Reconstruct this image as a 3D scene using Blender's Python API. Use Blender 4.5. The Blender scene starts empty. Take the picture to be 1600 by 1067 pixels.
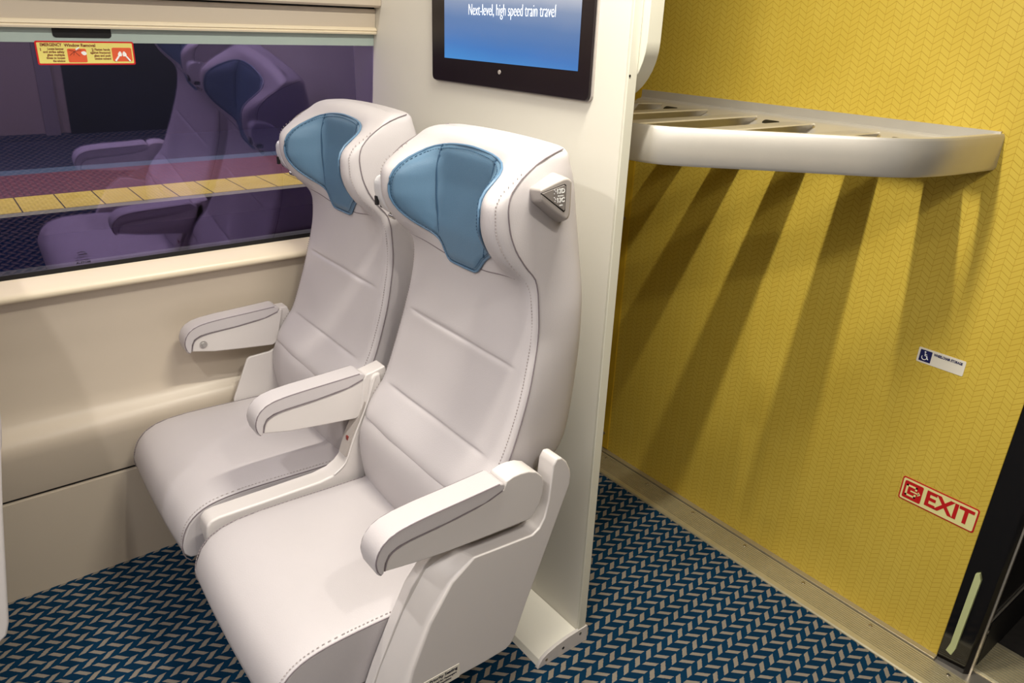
import bpy, bmesh, math
from mathutils import Vector, Matrix
import mathutils
S = bpy.context.scene
C = S.collection
PI = math.pi

# ------------------------------------------------------------------ helpers
def link(name, me, mat=None, parent=None, loc=None):
    o = bpy.data.objects.new(name, me); C.objects.link(o)
    if mat is not None:
        me.materials.append(mat)
    if parent is not None:
        o.parent = parent
    if loc is not None:
        o.location = loc
    return o

def org(parent):
    """world position of the parent chain (all parents are un-rotated)"""
    v = Vector((0, 0, 0))
    while parent is not None:
        v += parent.location; parent = parent.parent
    return v

def finish(name, bm, mat, parent=None, origin=None, smooth=35, mods=None, subsurf=0, bevel=0, bseg=3):
    """geometry in bm is in world coordinates; re-centre on parent/origin"""
    bmesh.ops.recalc_face_normals(bm, faces=bm.faces[:])
    o0 = org(parent) if parent is not None else (Vector(origin) if origin is not None else Vector((0, 0, 0)))
    bmesh.ops.translate(bm, verts=bm.verts[:], vec=-o0)
    me = bpy.data.meshes.new(name); bm.to_mesh(me); bm.free()
    o = link(name, me, mat, parent, None if parent is not None else o0)
    if bevel:
        m = o.modifiers.new('bevel', 'BEVEL'); m.width = bevel; m.segments = bseg
        m.limit_method = 'ANGLE'; m.angle_limit = math.radians(30); m.harden_normals = False
    if subsurf:
        m = o.modifiers.new('sub', 'SUBSURF'); m.levels = subsurf; m.render_levels = subsurf
    for p in me.polygons: p.use_smooth = smooth is not None
    if smooth and not subsurf:
        if bevel:
            m = o.modifiers.new('wn', 'WEIGHTED_NORMAL'); m.keep_sharp = False
        else:
            me.set_sharp_from_angle(angle=math.radians(smooth))
    return o

def box(bm, a, b):
    x0, y0, z0 = a; x1, y1, z1 = b
    v = [bm.verts.new(p) for p in ((x0,y0,z0),(x1,y0,z0),(x1,y1,z0),(x0,y1,z0),(x0,y0,z1),(x1,y0,z1),(x1,y1,z1),(x0,y1,z1))]
    for f in ((0,3,2,1),(4,5,6,7),(0,1,5,4),(1,2,6,5),(2,3,7,6),(3,0,4,7)):
        bm.faces.new([v[i] for i in f])

def prism(bm, pts, ax, lo, hi, lo_pts=None):
    """extrude a 2-D outline along an axis; pts are the two other coords in xyz order"""
    def P(p, t):
        q = list(p); q.insert(ax, t); return q
    A = [bm.verts.new(P(p, lo)) for p in (lo_pts or pts)]
    B = [bm.verts.new(P(p, hi)) for p in pts]
    n = len(pts)
    bm.faces.new(A[::-1]); bm.faces.new(B)
    for i in range(n):
        bm.faces.new((A[i], A[(i+1) % n], B[(i+1) % n], B[i]))

def tube(bm, pts, r, n=6, closed=False):
    pts = [Vector(p) for p in pts]; m = len(pts); rings = []
    up = Vector((0.13, 0.21, 0.97)).normalized()
    for i, p in enumerate(pts):
        if closed: d = pts[(i+1) % m] - pts[i-1]
        else: d = pts[min(i+1, m-1)] - pts[max(i-1, 0)]
        d.normalize()
        a = d.cross(up)
        if a.length < 1e-3: a = d.cross(Vector((1, 0, 0)))
        a.normalize(); b = d.cross(a)
        rings.append([bm.verts.new(p + (a*math.cos(2*PI*k/n) + b*math.sin(2*PI*k/n))*r) for k in range(n)])
    for i in range(m if closed else m-1):
        A = rings[i]; B = rings[(i+1) % m]
        for k in range(n):
            bm.faces.new((A[k], A[(k+1) % n], B[(k+1) % n], B[k]))
    if not closed:
        bm.faces.new(rings[0][::-1]); bm.faces.new(rings[-1])

def cyl(bm, c, ax, r, h, n=24, r2=None):
    """cylinder centred on c, along +axis for h"""
    r2 = r if r2 is None else r2
    R = []
    for t, rr in ((0, r), (h, r2)):
        ring = []
        for k in range(n):
            a = 2*PI*k/n; q = [math.cos(a)*rr, math.sin(a)*rr]; q.insert(ax, t)
            ring.append(bm.verts.new((c[0]+q[0], c[1]+q[1], c[2]+q[2])))
        R.append(ring)
    bm.faces.new(R[0][::-1]); bm.faces.new(R[1])
    for k in range(n):
        bm.faces.new((R[0][k], R[0][(k+1) % n], R[1][(k+1) % n], R[1][k]))

def smooth_poly(pts, it=2, closed=True):
    for _ in range(it):
        out = []; n = len(pts)
        rng = range(n) if closed else range(n-1)
        if not closed: out.append(pts[0])
        for i in rng:
            a = pts[i]; b = pts[(i+1) % n]
            out.append(tuple(a[k]*.75 + b[k]*.25 for k in range(len(a))))
            out.append(tuple(a[k]*.25 + b[k]*.75 for k in range(len(a))))
        if not closed: out.append(pts[-1])
        pts = out
    return pts

def rrect(x0, z0, x1, z1, r, n=5):
    out = []
    for cx, cz, a0 in ((x1-r, z1-r, 0), (x0+r, z1-r, 90), (x0+r, z0+r, 180), (x1-r, z0+r, 270)):
        for k in range(n+1):
            a = math.radians(a0 + 90*k/n); out.append((cx+r*math.cos(a), cz+r*math.sin(a)))
    return out

def empty(name, loc, label, cat, group=None):
    o = bpy.data.objects.new(name, None); C.objects.link(o); o.location = loc
    o.empty_display_size = .1
    o['label'] = label; o['category'] = cat
    if group: o['group'] = group
    return o

def tag(o, label, cat, group=None):
    o['label'] = label; o['category'] = cat
    if group: o['group'] = group
    return o

def struct(o):
    o['kind'] = 'structure'; return o

def text_mesh(name, txt, mat, parent, centre, size, normal='-Y', rot=0, width=None, depth=.0006, bold=0, align='CENTER'):
    """flat lettering lying on a wall; centre is a world position"""
    cu = bpy.data.curves.new('txt', 'FONT'); cu.body = txt; cu.size = size; cu.extrude = depth
    cu.align_x = align; cu.align_y = 'CENTER'; cu.offset = bold; cu.resolution_u = 3
    t = bpy.data.objects.new('txt', cu); C.objects.link(t)
    dg = bpy.context.evaluated_depsgraph_get(); dg.update()
    me = bpy.data.meshes.new_from_object(t.evaluated_get(dg))
    bpy.data.objects.remove(t); bpy.data.curves.remove(cu)
    me.name = name
    xs = [v.co.x for v in me.vertices] or [0, 1]
    sx = 1 if width is None else width/max(1e-6, max(xs)-min(xs))
    M = {'-Y': Matrix.Rotation(PI/2, 4, 'X'),
         '+X': Matrix.Rotation(PI/2, 4, 'Z') @ Matrix.Rotation(PI/2, 4, 'X')}[normal]
    M = M @ Matrix.Rotation(rot, 4, 'Z') @ Matrix.Diagonal((sx, 1, 1, 1))
    me.transform(M)
    me.transform(Matrix.Translation(Vector(centre) - org(parent)))
    me.materials.clear()
    return link(name, me, mat, parent)

# ------------------------------------------------------------------ materials
def lin(c):
    c = c/255.0
    return c/12.92 if c <= .04045 else ((c+.055)/1.055)**2.4
def rgb(r, g, b): return (lin(r), lin(g), lin(b), 1)

class NT:
    def __init__(s, m): s.t = m.node_tree; s.n = s.t.nodes; s.l = s.t.links
    def node(s, typ, **kw):
        n = s.n.new(typ)
        for k, v in kw.items(): setattr(n, k, v)
        return n
    def put(s, sock, v):
        if hasattr(v, 'is_linked') or isinstance(v, bpy.types.NodeSocket): s.l.new(v, sock)
        else: sock.default_value = v
    def m(s, op, a, b=0.0, c=None):
        n = s.node('ShaderNodeMath', operation=op)
        s.put(n.inputs[0], a); s.put(n.inputs[1], b)
        if c is not None: s.put(n.inputs[2], c)
        return n.outputs[0]
    def mix(s, f, a, b):
        n = s.node('ShaderNodeMix', data_type='RGBA'); s.put(n.inputs[0], f)
        s.put(n.inputs[6], a); s.put(n.inputs[7], b); return n.outputs[2]
    def coords(s):
        tc = s.node('ShaderNodeTexCoord'); sp = s.node('ShaderNodeSeparateXYZ')
        s.l.new(tc.outputs['Object'], sp.inputs[0])
        return tc.outputs['Object'], sp.outputs[0], sp.outputs[1], sp.outputs[2]
    def noise(s, vec, scale, detail=2, rough=.5):
        n = s.node('ShaderNodeTexNoise'); n.inputs['Scale'].default_value = scale
        n.inputs['Detail'].default_value = detail; n.inputs['Roughness'].default_value = rough
        s.l.new(vec, n.inputs['Vector']); return n.outputs['Fac']
    def bump(s, h, strength, dist, bsdf):
        b = s.node('ShaderNodeBump'); b.inputs['Strength'].default_value = strength
        b.inputs['Distance'].default_value = dist; s.l.new(h, b.inputs['Height'])
        s.l.new(b.outputs[0], bsdf.inputs['Normal'])

def mat(name, col, rough=.5, metal=0, spec=.5, var=0, vscale=6, bump=0, bscale=300, coat=0, emit=None, estr=0):
    m = bpy.data.materials.new(name); m.use_nodes = True; t = NT(m)
    b = m.node_tree.nodes['Principled BSDF']
    b.inputs['Base Color'].default_value = col; b.inputs['Roughness'].default_value = rough
    b.inputs['Metallic'].default_value = metal; b.inputs['Specular IOR Level'].default_value = spec
    b.inputs['Coat Weight'].default_value = coat
    if emit: b.inputs['Emission Color'].default_value = emit; b.inputs['Emission Strength'].default_value = estr
    o, x, y, z = t.coords()
    if var:
        f = t.noise(o, vscale, 3)
        dark = (col[0]*(1-var), col[1]*(1-var), col[2]*(1-var), 1)
        t.l.new(t.mix(f, dark, (min(1, col[0]*(1+var)), min(1, col[1]*(1+var)), min(1, col[2]*(1+var)), 1)), b.inputs['Base Color'])
    if bump:
        t.bump(t.noise(o, bscale, 3), bump, .001, b)
    return m

M = {}
M['leather'] = mat('leather', rgb(188, 182, 183), .44, spec=.45, var=.025, vscale=9, bump=.25, bscale=420)
M['leather_side'] = mat('leather_side', rgb(183, 177, 178), .46, spec=.4, var=.03, vscale=9, bump=.25, bscale=420)
M['blue'] = mat('blue_leather', rgb(86, 116, 141), .42, spec=.45, var=.03, vscale=14, bump=.3, bscale=500)
M['blue_pipe'] = mat('blue_piping', rgb(84, 116, 144), .4, bump=.2, bscale=500)
M['seam'] = mat('seam_thread', rgb(118, 108, 112), .7, var=.1, vscale=60)
M['stitch'] = mat('stitch', rgb(160, 150, 148), .7, var=.1, vscale=60)
M['blue_seam'] = mat('blue_seam', rgb(38, 70, 98), .7, var=.1, vscale=60)
M['plastic'] = mat('seat_plastic', rgb(206, 200, 197), .32, spec=.5, var=.015, vscale=4, bump=.05, bscale=600)
M['grey_plastic'] = mat('grey_plastic', rgb(170, 162, 157), .35, var=.03, vscale=30)
M['plate_grey'] = mat('plate_grey', rgb(134, 127, 123), .4, var=.03, vscale=60)
M['light_plastic'] = mat('light_plastic', rgb(205, 203, 205), .22, var=.02, vscale=30)
M['dark'] = mat('dark_gap', rgb(22, 19, 21), .6, var=.1, vscale=30)
M['metal_btn'] = mat('button_chrome', rgb(205, 203, 200), .2, metal=.8, var=.05, vscale=60)
M['partition'] = mat('partition_laminate', rgb(226, 222, 210), .42, spec=.4, var=.012, vscale=3, bump=.04, bscale=900)
M['part_edge'] = mat('partition_edge', rgb(214, 211, 196), .35, var=.02, vscale=5)
M['beige'] = mat('beige_wall_panel', rgb(197, 184, 167), .36, spec=.45, var=.02, vscale=3, bump=.05, bscale=700)
M['sill'] = mat('window_sill_plastic', rgb(228, 214, 188), .32, var=.02, vscale=4)
M['ceiling'] = mat('ceiling_panel', rgb(225, 220, 210), .6, var=.02, vscale=2)
M['alu'] = mat('brushed_aluminium', rgb(190, 182, 168), .32, metal=.75, var=.06, vscale=40, bump=.1, bscale=200)
M['alu_wall'] = mat('wall_base_aluminium', rgb(186, 176, 150), .35, metal=.6, var=.05, vscale=40)
M['shelf'] = mat('satin_aluminium_shelf', rgb(204, 199, 190), .34, metal=.5, var=.04, vscale=14, bump=.06, bscale=260)
M['screw'] = mat('screw_steel', rgb(170, 160, 140), .3, metal=.9, var=.1, vscale=300)
M['black_gloss'] = mat('black_glossy', rgb(14, 12, 12), .12, spec=.5, var=.1, vscale=20)
M['black_matte'] = mat('black_rubber', rgb(10, 9, 12), .5, var=.1, vscale=20)
M['tv_frame'] = mat('tv_bezel', rgb(26, 18, 22), .28, spec=.5, var=.08, vscale=30)
M['white_ink'] = mat('white_print', rgb(240, 240, 238), .5, var=.01)
M['navy'] = mat('navy_print', rgb(20, 24, 78), .45, var=.05, vscale=50)
M['red'] = mat('red_print', rgb(184, 22, 24), .4, var=.04, vscale=50)
M['sign_cream'] = mat('photoluminescent_cream', rgb(222, 216, 150), .45, var=.02, vscale=40)
M['sticker_white'] = mat('white_sticker', rgb(220, 214, 200), .4, var=.02, vscale=50)
M['sticker_red'] = mat('emergency_red', rgb(205, 28, 34), .4, var=.03, vscale=50)
M['sticker_yellow'] = mat('emergency_yellow', rgb(232, 218, 122), .4, var=.02, vscale=40)
M['sticker_orange'] = mat('emergency_orange', rgb(226, 96, 58), .4, var=.05, vscale=80)
M['sticker_text'] = mat('emergency_text', rgb(120, 40, 30), .5, var=.03)
M['lumi_strip'] = mat('pale_green_strip', rgb(186, 192, 140), .4, var=.03, vscale=30)
M['frit'] = mat('pale_green_seal', rgb(164, 178, 172), .45, var=.04, vscale=5)
M['etch'] = mat('etched_mark', rgb(22, 16, 34), .5, var=.05, vscale=50)
M['ballast'] = mat('dark_track_bed', rgb(24, 20, 30), .9, var=.4, vscale=18, bump=.6, bscale=40)
M['concrete'] = mat('platform_concrete', rgb(128, 122, 108), .8, var=.12, vscale=12, bump=.3, bscale=60)
M['station_wall'] = mat('station_wall', rgb(17, 20, 42), .6, var=.35, vscale=2)
M['platform_grey'] = mat('platform_slate', rgb(72, 86, 108), .6, var=.2, vscale=7)

def carpet():
    m = bpy.data.materials.new('carpet'); m.use_nodes = True; t = NT(m)
    b = m.node_tree.nodes['Principled BSDF']; b.inputs['Roughness'].default_value = .95
    b.inputs['Specular IOR Level'].default_value = .1
    o, x, y, z = t.coords()
    nz = t.noise(o, 260, 2); nz2 = t.noise(o, 90, 2)
    x = t.m('ADD', x, t.m('MULTIPLY', t.m('SUBTRACT', nz, .5), .0016))
    y = t.m('ADD', y, t.m('MULTIPLY', t.m('SUBTRACT', nz, .5), .004))
    per = .0520; py = .0428
    u = t.m('SUBTRACT', x, 1.2075)
    fu = t.m('MULTIPLY', t.m('FRACT', t.m('DIVIDE', u, per)), per)     # 0..per
    isA = t.m('LESS_THAN', fu, .0255)
    gapA = t.m('GREATER_THAN', fu, .0005)
    fb = t.m('SUBTRACT', fu, .0278)
    inB = t.m('MULTIPLY', t.m('GREATER_THAN', fb, .0008), t.m('LESS_THAN', fb, .0218))
    vA = t.m('MULTIPLY', t.m('FRACT', t.m('DIVIDE', t.m('SUBTRACT', t.m('SUBTRACT', y, 1.331), t.m('MULTIPLY', fu, .98)), py)), py)
    barA = t.m('MULTIPLY', t.m('MULTIPLY', isA, gapA), t.m('LESS_THAN', vA, .0142))
    vB = t.m('MULTIPLY', t.m('FRACT', t.m('DIVIDE', t.m('ADD', t.m('SUBTRACT', y, 1.3745), t.m('MULTIPLY', fb, 1.06)), py)), py)
    barB = t.m('MULTIPLY', inB, t.m('LESS_THAN', vB, .0178))
    bar = t.m('MAXIMUM', barA, barB)
    fib = t.noise(o, 900, 2, .7)
    blue = t.mix(fib, rgb(4, 34, 60), rgb(9, 62, 94))
    # B columns slightly brighter blue
    blue = t.mix(t.m('MULTIPLY', isA, .35), blue, rgb(6, 34, 58))
    grey = t.mix(fib, rgb(112, 104, 94), rgb(170, 160, 146))
    grey = t.mix(t.m('MULTIPLY', nz2, .25), grey, rgb(120, 108, 100))
    t.l.new(t.mix(bar, blue, grey), b.inputs['Base Color'])
    h = t.m('ADD', t.m('MULTIPLY', fib, .7), t.m('MULTIPLY', bar, .25))
    t.bump(h, .7, .003, b)
    return m
M['carpet'] = carpet()

def yellow():
    m = bpy.data.materials.new('yellow_chevron_wall'); m.use_nodes = True; t = NT(m)
    b = m.node_tree.nodes['Principled BSDF']; b.inputs['Roughness'].default_value = .42
    b.inputs['Specular IOR Level'].default_value = .35
    o, x, y, z = t.coords()
    P = .0417; Rr = .015
    w = t.m('FRACT', t.m('DIVIDE', t.m('SUBTRACT', x, .706), P))
    tri = t.m('ABSOLUTE', t.m('SUBTRACT', t.m('MULTIPLY', w, 2.0), 1.0))   # 1 at peak, 0 at valley
    h = t.m('MULTIPLY', tri, .0145)
    fz = t.m('FRACT', t.m('DIVIDE', t.m('SUBTRACT', t.m('SUBTRACT', z, h), 1.5055), Rr))
    d = t.m('ABSOLUTE', t.m('SUBTRACT', fz, .5))
    ln = t.m('GREATER_THAN', d, .452)
    # vertical seams at peaks and valleys
    e1 = t.m('GREATER_THAN', tri, .965); e2 = t.m('LESS_THAN', tri, .035)
    seam = t.m('MULTIPLY', t.m('MAXIMUM', e1, e2), .45)
    ink = t.m('MAXIMUM', t.m('MULTIPLY', ln, .8), seam)
    n = t.noise(o, 7, 3)
    base = t.mix(n, rgb(193, 166, 62), rgb(206, 181, 78))
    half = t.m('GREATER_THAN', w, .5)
    base = t.mix(t.m('MULTIPLY', half, .18), base, rgb(196, 166, 62))  # alternate columns toned apart: directional sheen put into the base colour
    scuff = t.noise(o, 55, 4, .7)
    base = t.mix(t.m('MULTIPLY', t.m('GREATER_THAN', scuff, .74), .25), base, rgb(150, 116, 30))
    t.l.new(t.mix(ink, base, rgb(164, 130, 34)), b.inputs['Base Color'])
    t.bump(t.m('SUBTRACT', 1.0, ink), .25, .0006, b)
    return m
M['yellow'] = yellow()
M['yellow_trim'] = mat('yellow_trim', rgb(196, 160, 40), .3, var=.04, vscale=10)

def glass():
    m = bpy.data.materials.new('tinted_window_glass'); m.use_nodes = True; t = NT(m); t.n.clear()
    out = t.node('ShaderNodeOutputMaterial'); mx = t.node('ShaderNodeMixShader')
    tr = t.node('ShaderNodeBsdfTransparent'); gl = t.node('ShaderNodeBsdfGlossy')
    tr.inputs[0].default_value = (.80, .80, .86, 1)
    gl.inputs[0].default_value = (.64, .50, 1.0, 1); gl.inputs['Roughness'].default_value = .0
    fr = t.node('ShaderNodeFresnel'); fr.inputs[0].default_value = 1.5
    f = t.m('ADD', t.m('MULTIPLY', fr.outputs[0], .9), .105)
    t.l.new(f, mx.inputs[0]); t.l.new(tr.outputs[0], mx.inputs[1]); t.l.new(gl.outputs[0], mx.inputs[2])
    t.l.new(mx.outputs[0], out.inputs[0]); return m
M['glass'] = glass()

def screen():
    m = bpy.data.materials.new('lit_screen'); m.use_nodes = True; t = NT(m)
    b = m.node_tree.nodes['Principled BSDF']; b.inputs['Roughness'].default_value = .2
    b.inputs['Base Color'].default_value = (.01, .01, .01, 1)
    o, x, y, z = t.coords()
    r = t.node('ShaderNodeValToRGB'); n = t.noise(o, 7, 2)
    v = t.m('ADD', t.m('MULTIPLY', z, 1/.32), t.m('MULTIPLY', t.m('SUBTRACT', n, .5), .05))
    v = t.m('ADD', v, t.m('MULTIPLY', x, .16))
    t.l.new(v, r.inputs[0]); e = r.color_ramp.elements
    e[0].position = 0; e[0].color = rgb(70, 138, 204)
    e[1].position = .20; e[1].color = rgb(72, 116, 176)
    for p, c in ((.12, (64, 118, 186)), (.30, (88, 122, 172)), (.42, (128, 146, 178)), (.55, (206, 206, 212)), (.75, (216, 214, 216)), (1, (150, 180, 214))):
        q = e.new(p); q.color = rgb(*c)
    t.l.new(r.outputs[0], b.inputs['Emission Color']); b.inputs['Emission Strength'].default_value = .95
    return m
M['screen'] = screen()
M['screen_text'] = mat('screen_text', rgb(235, 240, 245), .5, emit=rgb(235, 240, 248), estr=1.0, var=.01)

def ribbed():
    m = bpy.data.materials.new('ribbed_aluminium'); m.use_nodes = True; t = NT(m)
    b = m.node_tree.nodes['Principled BSDF']; b.inputs['Metallic'].default_value = .6
    b.inputs['Roughness'].default_value = .38
    o, x, y, z = t.coords()
    n = t.noise(o, 30, 3)
    t.l.new(t.mix(n, rgb(196, 186, 152), rgb(214, 204, 172)), b.inputs['Base Color'])
    return m
M['ribbed'] = ribbed()

def tactile():
    m = bpy.data.materials.new('yellow_tactile_paving'); m.use_nodes = True; t = NT(m)
    b = m.node_tree.nodes['Principled BSDF']; b.inputs['Roughness'].default_value = .6
    o, x, y, z = t.coords()
    fy = t.m('FRACT', t.m('DIVIDE', t.m('SUBTRACT', y, .815), .305))
    joint = t.m('LESS_THAN', t.m('MINIMUM', fy, t.m('SUBTRACT', 1.0, fy)), .018)
    dx = t.m('SUBTRACT', t.m('FRACT', t.m('DIVIDE', x, .06)), .5); dy = t.m('SUBTRACT', t.m('FRACT', t.m('DIVIDE', y, .0305)), .5)
    rr = t.m('ADD', t.m('MULTIPLY', dx, dx), t.m('MULTIPLY', dy, dy)); dot = t.m('LESS_THAN', rr, .09)
    n = t.noise(o, 6, 3)
    c = t.mix(n, rgb(196, 164, 44), rgb(222, 196, 104))
    c = t.mix(t.m('MULTIPLY', dot, .35), c, rgb(150, 120, 50))
    t.l.new(t.mix(joint, c, rgb(60, 44, 24)), b.inputs['Base Color'])
    t.bump(dot, .5, .004, b); return m
M['tactile'] = tactile()

def bricks():
    m = bpy.data.materials.new('maroon_brick_platform'); m.use_nodes = True; t = NT(m)
    b = m.node_tree.nodes['Principled BSDF']; b.inputs['Roughness'].default_value = .7
    o, x, y, z = t.coords(); k = t.node('ShaderNodeTexBrick'); t.l.new(o, k.inputs['Vector'])
    k.inputs['Scale'].default_value = 5; k.inputs['Color1'].default_value = rgb(104, 52, 60)
    k.inputs['Color2'].default_value = rgb(92, 44, 56); k.inputs['Mortar'].default_value = rgb(66, 40, 52)
    t.l.new(k.outputs[0], b.inputs['Base Color']); return m
M['bricks'] = bricks()

# ------------------------------------------------------------------ camera
F_PX = 1153.38; YAW, PIT, ROL = map(math.radians, (141.5428, -23.3632, 2.04234))
fw = Vector((math.cos(PIT)*math.cos(YAW), math.cos(PIT)*math.sin(YAW), math.sin(PIT)))
rt = fw.cross(Vector((0, 0, 1))).normalized(); up = rt.cross(fw)
r2 = rt*math.cos(ROL) + up*math.sin(ROL); u2 = -rt*math.sin(ROL) + up*math.cos(ROL)
cd = bpy.data.cameras.new('camera'); cam = bpy.data.objects.new('camera', cd); C.objects.link(cam)
cd.sensor_width = 36; cd.sensor_fit = 'HORIZONTAL'; cd.lens = F_PX/1600*36; cd.clip_start = .02; cd.clip_end = 60
cam.matrix_world = Matrix(((r2.x, u2.x, -fw.x, 2.12), (r2.y, u2.y, -fw.y, 0), (r2.z, u2.z, -fw.z, 1.55), (0, 0, 0, 1)))
S.camera = cam

# ------------------------------------------------------------------ room shell
YN, YW_ = -4.2, 1.87          # near and far ends
ZC = 2.26                     # ceiling
XR = 3.25
bm = bmesh.new(); box(bm, (-.12, YN-.05, -.05), (XR+.05, 1.755, 0)); struct(finish('floor', bm, M['carpet']))
# the vestibule floor beyond the sliding door
M['vest'] = mat('vestibule_dark_floor', rgb(34, 30, 26), .8, var=.5, vscale=60, bump=.5, bscale=120)
bm = bmesh.new(); box(bm, (1.60, 2.062, -.06), (XR+.05, 3.6, -.004)); struct(finish('floor_vestibule', bm, M['vest'], smooth=30))
bm = bmesh.new(); box(bm, (-.2, YN-.1, ZC), (XR+.1, 3.6, ZC+.06)); struct(finish('ceiling', bm, M['ceiling']))
bm = bmesh.new(); box(bm, (XR, YN-.05, -.05), (XR+.08, 3.6, ZC+.02)); struct(finish('wall_right', bm, M['beige']))
w2 = bpy.data.objects.new('window_2', None); C.objects.link(w2); w2.location = (XR, -1.5, 1.2); w2['kind'] = 'structure'
bm = bmesh.new(); box(bm, (XR-.01, YN+.1, .90), (XR+.01, 1.6, 1.52)); finish('dark_pane', bm, M['black_gloss'], parent=w2, smooth=None)
bm = bmesh.new(); box(bm, (XR-.03, YN+.1, .85), (XR+.01, 1.6, .90)); finish('window_sill', bm, M['sill'], parent=w2)
bm = bmesh.new(); box(bm, (-.15, YN-.1, -.05), (XR+.08, YN, ZC+.02)); struct(finish('wall_near', bm, M['partition']))
bm = bmesh.new(); box(bm, (XR-.03, .76, .0), (XR+.01, 3.5, 2.0)); struct(finish('wall_right_panel', bm, M['black_gloss'], smooth=None))
bm = bmesh.new(); box(bm, (XR-.035, .62, .0), (XR+.01, .70, 2.0)); struct(finish('trim_3', bm, M['grey_plastic'], smooth=None))
# yellow end wall
bm = bmesh.new(); box(bm, (-.12, 1.87, -.05), (1.666, 1.93, ZC+.01)); we = struct(finish('wall_end', bm, M['yellow']))
bm = bmesh.new(); box(bm, (2.62, 1.87, -.05), (XR+.02, 1.93, ZC+.01)); struct(finish('wall_end_far', bm, M['yellow']))
bm = bmesh.new(); box(bm, (.325, 1.864, .02), (.397, 1.8705, ZC)); struct(finish('trim_1', bm, M['yellow_trim'], bevel=.001))
for nm, zz in (('a', .94), ('b', .083)):
    bm = bmesh.new(); cyl(bm, (.375, 1.860, zz), 1, .006, .0045, 16)
    o = finish('screw', bm, M['screw'], parent=bpy.data.objects['trim_1'])

# window-side wall, lower panels (profile swept along Y)
def sweep_y(name, prof, m, y0, y1, **kw):
    bm = bmesh.new(); prism(bm, prof, 1, y0, y1); return finish(name, bm, m, **kw)
wl = struct(sweep_y('wall_left', [(-.12, -.05), (0, -.05), (0, .306), (-.008, .308), (-.12, .308)], M['beige'], YN, 1.87))
up_prof = [(-.12, .316), (-.004, .316), (.0, .319), (.004, .34), (.011, .40), (.017, .44), (.018, .462), (.012, .482), (.0, .496), (-.014, .508),
           (-.026, .525), (-.033, .56), (-.036, .62), (-.036, .70), (-.034, .78), (-.030, .825), (-.022, .850), (-.010, .864), (-.12, .864)]
sweep_y('wall_panel_window_side', up_prof, M['beige'], YN, 1.86, parent=wl, smooth=40)
bm = bmesh.new(); box(bm, (-.11, YN, .305), (-.010, 1.86, .318)); finish('shadow_gap', bm, M['dark'], parent=wl)

# window: sill, gasket, glass, blind case
win = bpy.data.objects.new('window_1', None); C.objects.link(win); win.location = (-.03, 0, .92)   # built upright, leaned inwards below; win['kind'] = 'structure'
sill_prof = [(-.12, .862), (-.008, .862), (.002, .866), (.006, .873), (.005, .881), (-.001, .888), (-.044, .9085), (-.0505, .9105), (-.12, .9105)]
sweep_y('window_sill', sill_prof, M['sill'], YN, 1.109, parent=wl, smooth=50)
bm = bmesh.new(); prism(bm, [(-.06, .9155), (-.0285, .9155), (-.0295, .929), (-.06, .929)], 1, YN, 1.109)
finish('gasket', bm, M['black_matte'], parent=win)
bm = bmesh.new(); box(bm, (-.0375, YN, .925), (-.0305, 1.112, 1.527)); finish('window_pane', bm, M['glass'], parent=win, smooth=None)
bm = bmesh.new(); box(bm, (-.0305, YN, 1.4832), (-.0290, 1.109, 1.524)); finish('pale_seal_strip', bm, M['frit'], parent=win)
bm = bmesh.new(); prism(bm, rrect(.287, 1.494, .410, 1.54, .007), 0, -.0289, -.0275); finish('latch_slot', bm, M['black_matte'], parent=win)
bm = bmesh.new(); prism(bm, [(-.12, 1.521), (-.020, 1.5160), (-.012, 1.5170), (-.010, 1.5215), (-.013, 1.5245), (-.009, 1.5275), (-.012, 1.531), (-.016, 1.5345), (-.12, 1.5345)], 1, YN, 1.109)
finish('blind_bottom_rail', bm, M['sill'], parent=win, smooth=30)
bm = bmesh.new(); box(bm, (-.12, YN, 1.532), (-.021, 1.109, 1.583)); finish('blind_panel', bm, M['beige'], parent=win)
bm = bmesh.new(); prism(bm, [(-.12, 1.591), (.006, 1.591), (.012, 1.597), (.012, 1.63), (-.005, 1.95), (-.12, 1.95)], 1, YN, 1.109)
finish('blind_case', bm, M['beige'], parent=win, smooth=30)
bm = bmesh.new(); box(bm, (-.12, YN, 1.582), (-.028, 1.109, 1.592)); finish('groove', bm, M['dark'], parent=win)
LEAN = math.atan(.12)
win.location = (-.0503, 0, .914); win.rotation_euler = (0, LEAN, 0)
# wall above / beside the window
bm = bmesh.new(); box(bm, (-.12, YN, 1.94), (.085, 1.86, ZC+.01)); struct(finish('wall_left_upper', bm, M['beige']))
bm = bmesh.new(); prism(bm, [(-.12, .86), (-.056, .86), (.075, 1.95), (-.12, 1.95)], 1, 1.136, 1.86); struct(finish('wall_left_bay', bm, M['beige']))
# etched maker's mark at the foot of the glass
mk = empty('glass_marking', (-.03, .30, .945), 'small dark etched maker mark low on the window glass', 'marking')
text_mesh('lettering', 'ALSTOM', M['etch'], mk, (-.0300, .262, .9345), .0075, '+X', width=.034, bold=.0002, depth=.0002)
bm = bmesh.new()
tube(bm, [(-.0299, .252, .961), (-.0299, .262, .966), (-.0299, .272, .961)], .0006)
box(bm, (-.0303, .253, .9565), (-.0297, .274, .9585)); box(bm, (-.0303, .244, .9485), (-.0297, .279, .9493)); box(bm, (-.0303, .248, .9515), (-.0297, .276, .9521))
box(bm, (-.0303, .246, .9412), (-.0297, .252, .9428)); box(bm, (-.0303, .256, .9414), (-.0297, .276, .9422))
finish('etched_emblem', bm, M['etch'], parent=mk)
mk.location = (-.0470, .302, .940); mk.rotation_euler = (0, LEAN, 0)

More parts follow.
